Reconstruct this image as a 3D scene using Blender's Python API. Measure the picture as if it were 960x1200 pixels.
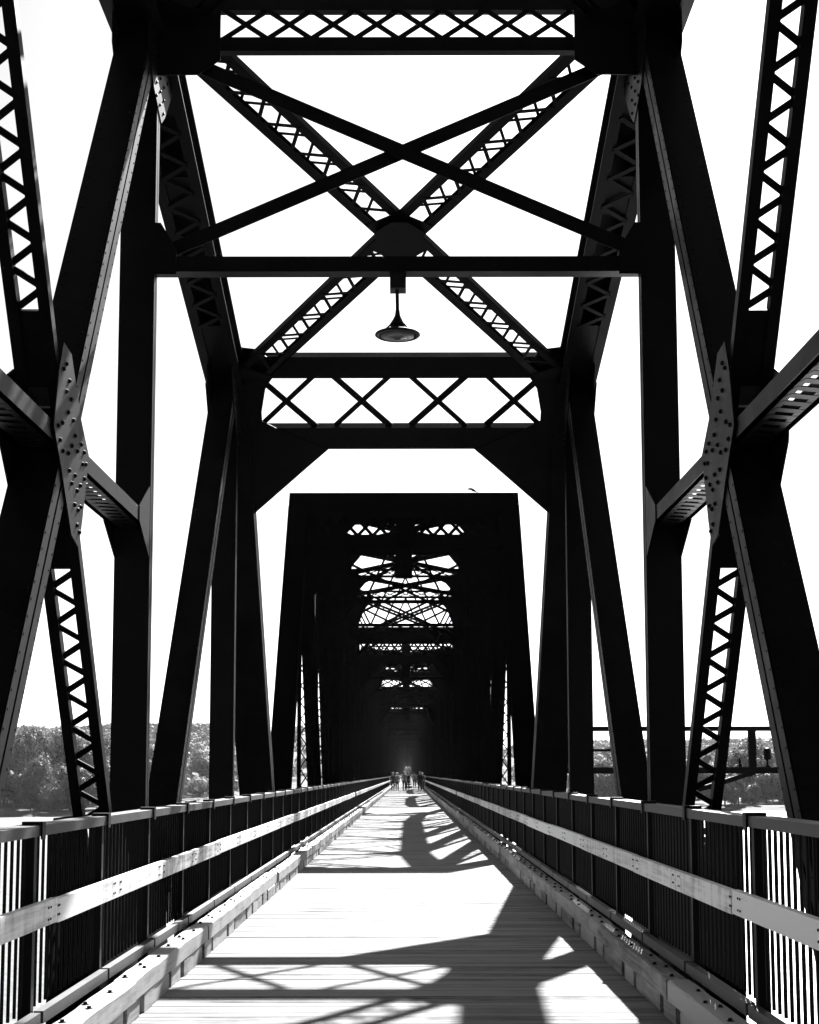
import bpy, math, random
from mathutils import Vector, Matrix
random.seed(7)
scn = bpy.context.scene
col = scn.collection
for o in list(bpy.data.objects):
    bpy.data.objects.remove(o)

# ------------------------------------------------------------------ camera, sky, sun, exposure
PITCH = 0.1012
cd = bpy.data.cameras.new("camera")
cam = bpy.data.objects.new("camera", cd)
col.objects.link(cam)
cam.location = (0.096, 0.0, 1.6)
cam.rotation_mode = 'QUATERNION'
q = Matrix.Rotation(math.pi / 2 + PITCH, 4, 'X')
roll = Matrix.Rotation(-0.0016, 4, 'Z')          # about the lens axis
cam.rotation_quaternion = (Matrix.Rotation(-0.0011, 4, 'Z') @ q @ roll).to_quaternion()
cd.sensor_fit = 'HORIZONTAL'
cd.sensor_width = 36.0
cd.lens = 36.0 * 1676.0 / 960.0
cd.shift_y = 136.9 / 960.0
cd.clip_start = 0.05
cd.clip_end = 9000.0
scn.camera = cam

SUN = Vector((0.242, 1.305, 1.0)).normalized()
SUN_EL = math.asin(SUN.z)
SUN_AZ = math.atan2(SUN.x, SUN.y)
world = bpy.data.worlds.new("World")
scn.world = world
world.use_nodes = True
nt = world.node_tree
bg = nt.nodes['Background']
sky = nt.nodes.new('ShaderNodeTexSky')
sky.sky_type = 'NISHITA'
sky.sun_disc = False
sky.sun_elevation = SUN_EL
sky.sun_rotation = SUN_AZ
sky.altitude = 100
sky.air_density = 1.0
sky.dust_density = 0.7
sky.ozone_density = 1.0
# black and white photograph: the sky is seen through a red filter
sep = nt.nodes.new('ShaderNodeSeparateColor')
nt.links.new(sky.outputs[0], sep.inputs[0])
nt.links.new(sep.outputs[0], bg.inputs['Color'])
bg.inputs['Strength'].default_value = 0.05

sl = bpy.data.lights.new("sun", 'SUN')
sun = bpy.data.objects.new("sun", sl)
col.objects.link(sun)
sl.energy = 5.0
sl.angle = math.radians(0.5)
sl.color = (1, 1, 1)
sun.rotation_mode = 'QUATERNION'
sun.rotation_quaternion = (-SUN).to_track_quat('-Z', 'Y')
sun.location = (20, 60, 60)

scn.view_settings.view_transform = 'Standard'
scn.view_settings.look = 'None'
scn.view_settings.gamma = 1.0
scn.view_settings.exposure = 2.2
scn.cycles.max_bounces = 5
scn.cycles.diffuse_bounces = 2
scn.cycles.glossy_bounces = 2
scn.cycles.transmission_bounces = 3
scn.cycles.volume_bounces = 0
scn.cycles.sample_clamp_indirect = 3.0

# ------------------------------------------------------------------ helpers
class MB:
    """collects shapes, then links them as ONE mesh object"""
    def __init__(s):
        s.v = []; s.f = []
    def quad_box(s, pts):                       # 8 points, bottom ring then top ring
        n = len(s.v); s.v += [tuple(p) for p in pts]
        for f in ((0, 3, 2, 1), (4, 5, 6, 7), (0, 1, 5, 4), (1, 2, 6, 5), (2, 3, 7, 6), (3, 0, 4, 7)):
            s.f.append(tuple(n + i for i in f))
        return s
    def box(s, x0, x1, y0, y1, z0, z1):
        return s.quad_box([(x0, y0, z0), (x1, y0, z0), (x1, y1, z0), (x0, y1, z0),
                           (x0, y0, z1), (x1, y0, z1), (x1, y1, z1), (x0, y1, z1)])
    def bar(s, a, b, w, h, wdir):
        """box from a to b, width w along wdir (made square to the axis), depth h along the third axis"""
        a = Vector(a); b = Vector(b); t = (b - a).normalized()
        u = Vector(wdir); u = (u - t * u.dot(t)).normalized(); n = t.cross(u)
        P = []
        for e in (a, b):
            for (i, j) in ((-1, -1), (1, -1), (1, 1), (-1, 1)):
                P.append(e + u * (i * w / 2) + n * (j * h / 2))
        return s.quad_box(P)
    def prism(s, poly, axis, d0, d1):
        """polygon extruded along axis 'x' (poly = y,z) or given frame (o,u,v,n)"""
        n = len(s.v); k = len(poly)
        if axis == 'x':
            fr = (Vector((0, 0, 0)), Vector((0, 1, 0)), Vector((0, 0, 1)), Vector((1, 0, 0)))
        elif axis == 'y':
            fr = (Vector((0, 0, 0)), Vector((1, 0, 0)), Vector((0, 0, 1)), Vector((0, 1, 0)))
        else:
            fr = axis
        o, u, v, w = fr
        for d in (d0, d1):
            for (a, b) in poly:
                s.v.append(tuple(o + u * a + v * b + w * d))
        s.f.append(tuple(n + i for i in range(k))[::-1]); s.f.append(tuple(n + k + i for i in range(k)))
        for i in range(k):
            j = (i + 1) % k
            s.f.append((n + i, n + j, n + k + j, n + k + i))
        return s
    def lathe(s, prof, c, seg=20):
        n = len(s.v); cx, cy = c
        for (r, z) in prof:
            for i in range(seg):
                a = 2 * math.pi * i / seg
                s.v.append((cx + r * math.cos(a), cy + r * math.sin(a), z))
        m = len(prof)
        for j in range(m - 1):
            for i in range(seg):
                i2 = (i + 1) % seg
                s.f.append((n + j * seg + i, n + j * seg + i2, n + (j + 1) * seg + i2, n + (j + 1) * seg + i))
        s.f.append(tuple(n + i for i in range(seg))[::-1])
        s.f.append(tuple(n + (m - 1) * seg + i for i in range(seg)))
        return s
    def dome(s, c, nrm, r, h, seg=6):
        """rivet head"""
        c = Vector(c); nrm = Vector(nrm).normalized()
        u = nrm.orthogonal().normalized(); v = nrm.cross(u); n = len(s.v)
        for (rr, hh) in ((r, 0), (r * .75, h * .7)):
            for i in range(seg):
                a = 2 * math.pi * i / seg
                s.v.append(tuple(c + u * (rr * math.cos(a)) + v * (rr * math.sin(a)) + nrm * hh))
        s.v.append(tuple(c + nrm * h))
        for i in range(seg):
            j = (i + 1) % seg
            s.f.append((n + i, n + j, n + seg + j, n + seg + i)); s.f.append((n + seg + i, n + seg + j, n + 2 * seg))
        return s
    def tube(s, pts, r, seg=8):
        n = len(s.v); pts = [Vector(p) for p in pts]
        for k, p in enumerate(pts):
            t = (pts[min(k + 1, len(pts) - 1)] - pts[max(k - 1, 0)]).normalized()
            u = t.orthogonal().normalized(); v = t.cross(u)
            for i in range(seg):
                a = 2 * math.pi * i / seg
                s.v.append(tuple(p + u * (r * math.cos(a)) + v * (r * math.sin(a))))
        for k in range(len(pts) - 1):
            for i in range(seg):
                j = (i + 1) % seg
                s.f.append((n + k * seg + i, n + k * seg + j, n + (k + 1) * seg + j, n + (k + 1) * seg + i))
        s.f.append(tuple(n + i for i in range(seg))[::-1])
        s.f.append(tuple(n + (len(pts) - 1) * seg + i for i in range(seg)))
        return s
    def add(s, o):
        n = len(s.v); s.v += o.v; s.f += [tuple(i + n for i in f) for f in o.f]; return s
    def mesh(s, name, m, smooth=False):
        me = bpy.data.meshes.new(name)
        me.from_pydata(s.v, [], s.f); me.materials.append(m)
        if smooth:
            me.polygons.foreach_set('use_smooth', [True] * len(me.polygons))
        me.update()
        return me
    def build(s, name, m, parent=None, smooth=False):
        return put(name, s.mesh(name, m, smooth), parent)

def put(name, me, parent=None, loc=None):
    o = bpy.data.objects.new(name, me); col.objects.link(o)
    if parent: o.parent = parent
    if loc is not None: o.location = loc
    return o

def tag(o, label=None, cat=None, group=None, kind=None):
    for k, v in (('label', label), ('category', cat), ('group', group), ('kind', kind)):
        if v: o[k] = v
    return o

def empty(name, loc, label, cat, group=None):
    o = bpy.data.objects.new(name, None); col.objects.link(o); o.location = loc
    o.empty_display_size = .2
    return tag(o, label, cat, group)

# ------------------------------------------------------------------ materials
def mat(name, base, rough=.5, spec=.5, metal=0.0):
    m = bpy.data.materials.new(name); m.use_nodes = True
    b = m.node_tree.nodes['Principled BSDF']
    b.inputs['Base Color'].default_value = (base, base, base, 1)
    b.inputs['Roughness'].default_value = rough
    b.inputs['Metallic'].default_value = metal
    b.inputs['Specular IOR Level'].default_value = spec
    return m, m.node_tree.nodes, m.node_tree.links, b

def noise(N, L, scale, detail=4, vec=None, rough=.6):
    n = N.new('ShaderNodeTexNoise'); n.inputs['Scale'].default_value = scale
    n.inputs['Detail'].default_value = detail; n.inputs['Roughness'].default_value = rough
    if vec is not None: L.new(vec, n.inputs['Vector'])
    return n

def ramp(N, L, fac, stops):
    r = N.new('ShaderNodeValToRGB'); e = r.color_ramp.elements
    while len(e) < len(stops): e.new(.5)
    for k, (p, c) in enumerate(stops):
        e[k].position = p; e[k].color = (c, c, c, 1)
    L.new(fac, r.inputs['Fac']); return r

def bump(N, L, b, h, strength, dist=.01):
    bp = N.new('ShaderNodeBump'); bp.inputs['Strength'].default_value = strength
    bp.inputs['Distance'].default_value = dist
    L.new(h, bp.inputs['Height']); L.new(bp.outputs[0], b.inputs['Normal'])

def steel_mat(name, lo, hi, r0, r1, spec=.5):
    m, N, L, b = mat(name, lo, r0, spec)
    tc = N.new('ShaderNodeTexCoord')
    n1 = noise(N, L, 1.7, 6, tc.outputs['Object'], .7)
    n2 = noise(N, L, 22, 4, tc.outputs['Object'])
    L.new(ramp(N, L, n1.outputs[0], [(.42, lo), (.62, hi)]).outputs[0], b.inputs['Base Color'])
    L.new(ramp(N, L, n1.outputs[0], [(.35, r0), (.65, r1)]).outputs[0], b.inputs['Roughness'])
    bump(N, L, b, n2.outputs[0], .25, .004)
    return m
STEEL = steel_mat('black_painted_steel', .0008, .003, .40, .52, .06)
FARSTEEL = mat('black_painted_steel_far', .001, .7, 0.0)[0]
BLACK = steel_mat('black_rail_steel', .0015, .004, .5, .6, .12)
GREY = steel_mat('grey_rail_steel', .03, .058, .5, .62, .25)

def wood_mat(name, lo, hi, axis, rough=.62, spec=.35, streak=False):
    """weathered timber, grain running along the given object axis"""
    m, N, L, b = mat(name, lo, rough, spec)
    tc = N.new('ShaderNodeTexCoord'); oi = N.new('ShaderNodeObjectInfo')
    off = N.new('ShaderNodeVectorMath'); off.operation = 'MULTIPLY_ADD'
    cmb = N.new('ShaderNodeCombineXYZ')
    for i in range(3): L.new(oi.outputs['Random'], cmb.inputs[i])
    off.inputs[1].default_value = (37, 53, 71)
    L.new(cmb.outputs[0], off.inputs[0]); L.new(tc.outputs['Object'], off.inputs[2])
    mp = N.new('ShaderNodeMapping')
    sc = [26, 26, 26]; sc[axis] = 1.1
    mp.inputs['Scale'].default_value = sc
    L.new(off.outputs[0], mp.inputs[0])
    g = noise(N, L, 1.0, 6, mp.outputs[0], .7)
    big = noise(N, L, 2.3, 4, off.outputs[0], .6)
    mx = N.new('ShaderNodeMath'); mx.operation = 'MULTIPLY_ADD'
    L.new(g.outputs[0], mx.inputs[0]); mx.inputs[1].default_value = .55
    ml = N.new('ShaderNodeMath'); ml.operation = 'MULTIPLY'; L.new(big.outputs[0], ml.inputs[0]); ml.inputs[1].default_value = .35
    L.new(ml.outputs[0], mx.inputs[2])
    rnd = N.new('ShaderNodeMath'); rnd.operation = 'MULTIPLY_ADD'
    L.new(oi.outputs['Random'], rnd.inputs[0]); rnd.inputs[1].default_value = .24; L.new(mx.outputs[0], rnd.inputs[2])
    L.new(ramp(N, L, rnd.outputs[0], [(.36, lo * .25), (.46, lo), (.60, hi)]).outputs[0], b.inputs['Base Color'])
    if streak:                                  # rain streaks running down the face
        m3 = N.new('ShaderNodeMapping'); m3.inputs['Scale'].default_value = (9, 9, 1.2); L.new(off.outputs[0], m3.inputs[0])
        st = noise(N, L, 1.0, 5, m3.outputs[0], .65)
        a2 = N.new('ShaderNodeMath'); a2.operation = 'MULTIPLY_ADD'; L.new(st.outputs[0], a2.inputs[0]); a2.inputs[1].default_value = .55
        s2 = N.new('ShaderNodeMath'); s2.operation = 'SUBTRACT'; L.new(rnd.outputs[0], s2.inputs[0]); s2.inputs[1].default_value = .26
        L.new(s2.outputs[0], a2.inputs[2]); src = a2
        rm = [n for n in N if n.type == 'VALTORGB'][0]; L.new(src.outputs[0], rm.inputs['Fac'])
    bump(N, L, b, g.outputs[0], .5, .004)
    return m
DECK = wood_mat('weathered_deck_plank', .155, .24, 0, .8, .06)
KERBW = wood_mat('weathered_kerb_timber', .12, .30, 1, .6, .4)
RAILW = wood_mat('weathered_rail_plank', .38, .72, 1, .45, .5, True)
DARKW = wood_mat('tarred_stringer', .03, .06, 1)

# ------------------------------------------------------------------ near truss span
X = Vector((1, 0, 0))
W = 2.59                                       # truss planes at x = -W and +W
YE, YB, YA, YN, YM, YA2, YB2, YE2 = 27.56, 20.71, 13.86, 7.05, .24, -6.6, -13.4, -20.2
ZB, ZH, ZT = -1.17, 7.43, 9.24                 # bottom chord, hip, top chord
bottom = [YE, YB, YA, YN, YM, YA2, YB2, YE2]
top = {YB: ZH, YA: ZT, YN: ZT, YM: ZT, YA2: ZT, YB2: ZH}

span = empty('truss_span', (0, YE2, ZB), 'near black riveted steel truss span with overhead X bracing and a hanging lamp', 'bridge span')
SPO = Vector((0, YE2, ZB))
def sp(name, mb, parent=None, m=None, smooth=False):
    """a part of the near span; shapes are given in world coordinates"""
    o = mb.build(name, m or STEEL, parent or span, smooth)
    if parent is None: o.location = -SPO
    return o

def solid_member(a, b, s, w, d, flange=True):
    """riveted plate member in the truss plane x = s*W: box core with angle flanges proud of the side faces"""
    m = MB()
    A = Vector((s * W, a[0], a[1])); B = Vector((s * W, b[0], b[1]))
    m.bar(A, B, w, d, X)
    if flange:
        t = (B - A).normalized(); n = t.cross(X).normalized()
        for side in (-1, 1):
            for e in (-1, 1):
                o = X * (side * (w / 2 + .006)) + n * (e * d * .27)
                m.bar(A + o, B + o, .016, d * .42, X)
    return m

def rivet_row(a, b, off, nrm, pitch, r=.014):
    m = MB(); a = Vector(a) + Vector(off); b = Vector(b) + Vector(off)
    L = (b - a).length; n = max(1, int(L / pitch))
    for i in range(n + 1):
        m.dome(a.lerp(b, i / n), nrm, r, r * .6)
    return m

bars_of = []
def lacing(parent, a, b, u, opening, bw, th, half, phase=0, start=0, end=None, name='lacing_bar', mtl=None):
    """single zig-zag lacing from a to b; u = direction across; each bar its own object under parent"""
    a = Vector(a); b = Vector(b); t = (b - a).normalized(); u = Vector(u).normalized(); nrm = t.cross(u)
    L = (b - a).length if end is None else end
    n = int((L - start) / half)
    for i in range(n):
        p = a + t * (start + i * half); q_ = a + t * (start + (i + 1) * half)
        sg = 1 if (i + phase) % 2 else -1
        p = p + u * (sg * opening / 2); q_ = q_ - u * (sg * opening / 2)
        zoff = nrm * (.0025 if i % 2 else -.0025)
        m = MB(); m.bar(p + zoff, q_ + zoff, th, bw, nrm)
        o = m.build(name, mtl or STEEL, parent)

for s in (-1, 1):
    # vertical posts
    for y in (YB, YA, YN, YM, YA2, YB2):
        m = solid_member((y, ZB), (y, top[y]), s, .318, .172)
        sp('vertical_post', m)
    riv = []
    # solid diagonals
    for a, b in (((YB, ZH), (YA, ZB)), ((YA, ZT), (YN, ZB)), ((YM, ZT), (YN, ZB)), ((YA2, ZT), (YM, ZB)), ((YB2, ZH), (YA2, ZB))):
        o = sp('diagonal', solid_member(a, b, s, .308, .287))
        if a[0] in (YA, YB): riv.append((o, a, b))
    # rivet rows on the near members
    for o, a, b, w_, d_ in [(o_, a_, b_, .308, .287) for o_, a_, b_ in riv]:
        A = Vector((s * W, a[0], a[1])); B = Vector((s * W, b[0], b[1])); t = (B - A).normalized(); n = t.cross(X).normalized()
        if n.y > 0: n = -n
        r = MB()
        for e in (-1, 1):
            r.add(rivet_row(A + t * .4, B - t * .4, X * (-s * (w_ / 2 + .014)) + n * (e * d_ * .40), (-s, 0, 0), .15, .009))
            r.add(rivet_row(A + t * .4, B - t * .4, X * (e * (w_ / 2 - .035)) + n * (d_ / 2), n, .15, .012))
        tag(sp('rivets', r, o), kind='stuff')
    # laced counters
    for a, b in (((YA, ZB), (YN, ZT)), ((YN, ZT + .001), (YM, ZB)), ((YM, ZT - .02), (YA2, ZB))):
        A = Vector((s * W, a[0], a[1])); B = Vector((s * W, b[0], b[1])); t = (B - A).normalized()
        Lc = (B - A).length
        m = MB()
        cw = .313; fw = .084; d = .095
        for e in (-1, 1):
            m.bar(A + X * (e * (cw - fw) / 2), B + X * (e * (cw - fw) / 2), fw, d, X)
        mid = Lc * .5
        plates = [(0, 2.2), (mid - 1.0, mid - .42), (mid - .27, mid + .30), (mid + .46, mid + 1.02), (Lc - 1.1, Lc)]
        for p0, p1 in plates:
            m.bar(A + t * p0, A + t * p1, cw - .05, d * .55, X)
        o = sp('laced_counter', m)
        if a[0] == YA:
            for (q0, q1) in ((2.2, mid - 1.0), (mid + 1.02, Lc - 1.1)):
                lacing(o, A + t * q0, A + t * q1, X, cw - fw, .05, .012, .158)
    # longitudinal mid struts with barred underside
    zs = 4.04
    for (y0, y1) in ((YN + .16, YA - .1), (YM + .16, YN - .1)):
        m = MB()
        for e in (-1, 1):
            m.bar((s * W + e * .135, y0, zs), (s * W + e * .135, y1, zs), .05, .136, X)
            m.bar((s * W + e * .11, y0, zs - .062), (s * W + e * .11, y1, zs - .062), .09, .012, X)
        o = sp('mid_strut', m)
        n = int((y1 - y0) / .17)
        for i in range(n):
            yy = y0 + (i + .5) * (y1 - y0) / n
            MB().bar((s * W - .1, yy - .03, zs - .066), (s * W + .1, yy + .03, zs - .066), .088, .008, (0, 1, 0)).build('batten_bar', STEEL, o)
    # end gussets of the mid strut
    for y in (YA, YN):
        m = MB()
        for xx in (s * W - .171, s * W + .163):
            m.prism([(y - .1, zs + .36), (y - .62, zs + .07), (y - .62, zs - .07), (y - .1, zs - .34)], 'x', xx, xx + .008)
        sp('strut_gusset', m)
    # gusset where diagonal, counter and strut cross
    yc, zc = (YA + YN) / 2, 4.035
    inner = [(-.42, .46), (-.30, .70), (-.06, .68), (.28, .28), (.58, .05), (.40, -.5), (.30, -.72), (.06, -.66), (-.3, -.22), (-.53, .02)]
    outer = [(-.66, .10), (-.45, .42), (-.3, .5), (.15, .5), (.66, .14), (.66, -.14), (.42, -.6), (.28, -.66), (-.12, -.62), (-.60, -.12)]
    xi = s * (W - .178)
    g = sp('gusset_plate', MB().prism([(yc + a, zc + b) for a, b in inner], 'x', xi - .006, xi + .006))
    xo = s * (W + .178)
    sp('gusset_plate', MB().prism([(yc + a, zc + b) for a, b in outer], 'x', xo - .006, xo + .006))
    r = MB()
    for (a, b) in ((-.3, .5), (-.22, .56), (-.12, .46), (-.2, .36), (-.05, .34), (-.13, .22), (.03, .2), (-.42, .05), (-.36, -.04), (-.3, .1),
                   (-.27, -.1), (.1, .1), (.0, .0), (-.1, -.08), (.18, 0), (.4, .04), (.46, -.04), (.36, -.06), (.3, .08), (.43, -.16),
                   (.12, -.2), (.02, -.28), (.2, -.3), (.3, -.24), (.13, -.42), (.24, -.44), (.33, -.4), (.22, -.56), (.3, -.6), (-.06, -.2)):
        r.dome((xi - s * .006, yc + a, zc + b), (-s, 0, 0), .019, .02, 8)
    tag(sp('rivets', r, g), kind='stuff')
    # top chords
    tops = [YB, YA, YN, YM, YA2, YB2]
    for i in range(5):
        y0, y1 = tops[i], tops[i + 1]
        A = Vector((s * W, y0, top[y0])); B = Vector((s * W, y1, top[y1])); t = (B - A).normalized(); n = t.cross(X).normalized()
        if n.z > 0: n = -n                      # n points down
        dd = .366 if i in (0, 4) else .50
        m = MB()
        for e in (-1, 1):
            m.bar(A + X * (e * .17), B + X * (e * .17), .05, dd, X)
        m.bar(A - n * (dd / 2 - .008), B - n * (dd / 2 - .008), .56, .02, X)       # cover plate on top
        for e in (-1, 1):                       # bottom angles
            m.bar(A + n * (dd / 2 + .006) + X * (e * .20), B + n * (dd / 2 + .006) + X * (e * .215), .13, .014, X)
        L_ = (B - A).length
        for p0, p1 in ((0, 1.7), (L_ / 2 + .6, L_ / 2 + 1.3), (L_ - 1.2, L_)):
            m.bar(A + t * p0 + n * (dd / 2 - .012), A + t * p1 + n * (dd / 2 - .012), .46, .012, X)
        o = sp('top_chord', m)
        if i == 0:
            lacing(o, A + t * 1.7 + n * (dd / 2 + .022), A + t * (L_ - 1.2) + n * (dd / 2 + .022), X, .32, .06, .012, .26)
    # end posts, bottom chord
    for (ya, yb) in ((YE, YB), (YE2, YB2)):
        sp('end_post', solid_member((ya, ZB), (yb, ZH), s, .56, .366))
    m = MB(); m.box(s * W - .2, s * W + .2, YE2 - .3, YE + .1, ZB - .22, ZB + .22)
    sp('bottom_chord', m)
    # big plates round the bottom pins
    for y in (YB, YA):
        m = MB()
        for xx in (s * W - .183, s * W + .171):
            m.prism([(y - 2.3, ZB - .2), (y - 2.3, 1.1), (y - 2.2, 1.25), (y - 1.3, 1.25), (y - .6, .6), (y + .9, .5), (y + 2.0, ZB - .2)], 'x', xx, xx + .012)
        sp('pin_plate', m)
    # chord gussets
    for y, z, poly in ((YA, ZT, [(-.62, .24), (-.62, -.56), (-.36, -.86), (.12, -1.04), (.3, -.9), (.72, -.45), (.72, .10)]),
                       (YN, ZT, [(-.7, .26), (-.7, -.5), (-.3, -.95), (.3, -.95), (.7, -.5), (.7, .26)]),
                       (YB, ZH, [(-.75, .42), (-.75, -.1), (-.5, -.55), (-.12, -.95), (.2, -.95), (.62, -.62), (.42, .1), (.1, .24)])):
        m = MB()
        for xx in (s * W - .183, s * W + .171):
            m.prism([(y + a, z + b) for a, b in poly], 'x', xx, xx + .012)
        go = sp('gusset_plate', m)
        r = MB(); xx = s * (W - .183)
        for i in range(5):
            for j in range(6):
                a, b = -.4 + i * .2, -.9 + j * .14
                if abs(a) < .55 - (abs(b + .3)) * .5:
                    r.dome((xx, y + a, z + b), (-s, 0, 0), .018, .018)
        tag(sp('rivets', r, go), kind='stuff')

# --- cross frame at A: deep lattice strut, sway X and strut
def plate_y(poly, y, th=.012):
    return MB().prism(poly, 'y', y - th / 2, y + th / 2)
for y in (YA, YN, YM, YA2):
    m = MB()
    m.box(-2.42, 2.42, y - .05, y + .05, ZT - .354, ZT - .208)
    m.box(-2.42, 2.42, y - .05, y + .05, ZT + .079, ZT + .34)
    for e in (-1, 1):
        m.add(plate_y([(e * 1.78, ZT - .5), (e * 1.78, ZT + .3), (e * 2.4, ZT + .3), (e * 2.43, ZT - .66), (e * 2.0, ZT - .655)][::e], y - .14))
    st = sp('lattice_strut', m)
    if y == YA:
        ctr = [-1.55 + i * .443 for i in range(8)]
        for c in ctr:
            for e in (-1, 1):
                a = (c - .22 * e, y - .030 + .012 * e, ZT - .215); b = (c + .22 * e, y - .030 + .012 * e, ZT + .085)
                MB().bar(a, b, .012, .05, (0, 1, 0)).build('lattice_bar', STEEL, st)
    m = MB(); m.box(-2.43, 2.43, y - .07, y + .07, 6.563, 6.73)
    m.box(-2.43, 2.43, y - .11, y - .07, 6.56, 6.60)
    sp('sway_strut', m)
    for e in (-1, 1):
        sp('sway_gusset', plate_y([(e * 2.2, 6.54), (e * 2.2, 6.80), (e * 2.36, 7.07), (e * 2.44, 7.07), (e * 2.44, 6.54)][::e], y - .086))
        m = MB()
        sl_ = (8.342 - 7.034) / (1.156 + 1.809)
        a = Vector((e * -2.32, y - .02 + .05 * e, 7.034 - sl_ * .51)); b = Vector((e * 2.1, y - .02 + .05 * e, 8.342 + sl_ * .944))
        m.bar(a, b, .012, .145, (0, 1, 0)); m.bar(a + Vector((0, .04, .062)), b + Vector((0, .04, .062)), .06, .014, (0, 1, 0))
        sp('sway_brace', m)

# --- top lateral bracing (in the plane of the top chords)
def lateral(y0, z0, y1, z1, detail):
    up = Vector((0, -(z1 - z0), (y1 - y0))).normalized()
    if up.z < 0: up = -up
    for e in (-1, 1):
        A = Vector((e * -2.33, y0, z0)) ; B = Vector((e * 2.33, y1, z1))
        t = (B - A).normalized(); A = A - t * .1; B = B + t * .1
        u = t.cross(up).normalized(); Lm = (B - A).length
        m = MB(); sh = up * (-.02 + .006 * e)
        w, fw, d = .48, .115, .08
        for f in (-1, 1):
            m.bar(A + u * (f * (w - .03) / 2) + sh, B + u * (f * (w - .03) / 2) + sh, .03, d, u)
            for g in (-1, 1):
                m.bar(A + u * (f * (w - fw) / 2) + sh + up * (g * (d / 2 - .006)), B + u * (f * (w - fw) / 2) + sh + up * (g * (d / 2 - .006)), fw, .012, u)
        mid = Lm / 2
        for p0, p1 in ((0, .55), (mid - .42, mid + .42), (Lm - .5, Lm)):
            m.bar(A + t * p0 + sh - up * (d / 2 + .006), A + t * p1 + sh - up * (d / 2 + .006), w - .02, .012, u)
        o = sp('lateral_brace', m)
        if detail:
            for g, ph, bw in ((-1, 0, .045), (1, 1, .035)):
                for (q0, q1) in ((.55, mid - .42), (mid + .42, Lm - .5)):
                    lacing(o, A + t * q0 + sh + up * (g * d / 2), A + t * q1 + sh + up * (g * d / 2), u, w - fw - .02, bw, .010, .30, ph)
        bm = MB()
    m = MB(); c = Vector((0, (y0 + y1) / 2, (z0 + z1) / 2)) - up * .14
    v_ = X.cross(up)
    m.prism([(-.30, -.2), (-.30, .2), (-.10, .40), (.10, .40), (.30, .2), (.30, -.2), (.10, -.40), (-.10, -.40)], (c, X, v_, up), -.006, .006)
    sp('center_plate', m)
lateral(YA, ZT, YB, ZH, True)
lateral(YA, ZT, YN, ZT, False)
lateral(YN, ZT, YM, ZT, False)
lateral(YM, ZT, YA2, ZT, False)
lateral(YA2, ZT, YB2, ZH, False)

# --- portal at the far hip, in the plane of the end posts
def portal(yh, zh, ye, ze):
    v = Vector((0, ye - yh, ze - zh)).normalized(); n = X.cross(v)
    fr = (Vector((0, yh, zh)), X, v, n)
    m = MB()
    m.prism([(-2.32, -.377), (2.32, -.377), (2.32, -.043), (-2.32, -.043)], fr, -.09, .09)
    m.prism([(-2.32, .755), (2.32, .755), (2.32, 1.105), (-2.32, 1.105)], fr, -.09, .09)
    po = sp('portal_strut', m)
    for e in (-1, 1):
        poly = [(2.36, -.60), (2.31, -.53), (2.11, -.505), (1.93, -.36), (1.90, -.05), (1.955, .03), (2.01, .12), (2.085, .49), (2.085, .634), (1.86, .76), (1.12, 1.108), (2.29, 2.2), (2.36, 2.3)]
        poly = [(e * a, b) for a, b in poly]
        pm = MB().prism(poly if e > 0 else poly[::-1], fr, -.105, -.093)
        kp = sp('knee_plate', pm)
        mm = MB(); a = fr[0] + X * (e * 1.10) + v * 1.09; b = fr[0] + X * (e * 2.29) + v * 2.18
        mm.bar(a, b, .14, .03, n); mm.build('knee_angle', STEEL, kp)
    for c in (-1.706, -.577, .558, 1.694):
        for e in (-1, 1):
            wd = .095 if e * c > 0 else .075
            a = fr[0] + X * (c - .42 * e) + v * .76 + n * (.02 * e); b = fr[0] + X * (c + .42 * e) + v * -.05 + n * (.02 * e)
            MB().bar(a, b, .012, wd, n).build('lattice_bar', STEEL, po)
portal(YB, ZH, YE, ZB)
portal(YB2, ZH, YE2, ZB)
# --- floor beams under the boards
for y in bottom:
    m = MB(); m.box(-W + .21, W - .21, y - .15, y + .15, ZB - .2, -.32); m.box(-W + .21, W - .21, y - .25, y + .25, -.32, -.30)
    sp('floor_beam', m)

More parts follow.
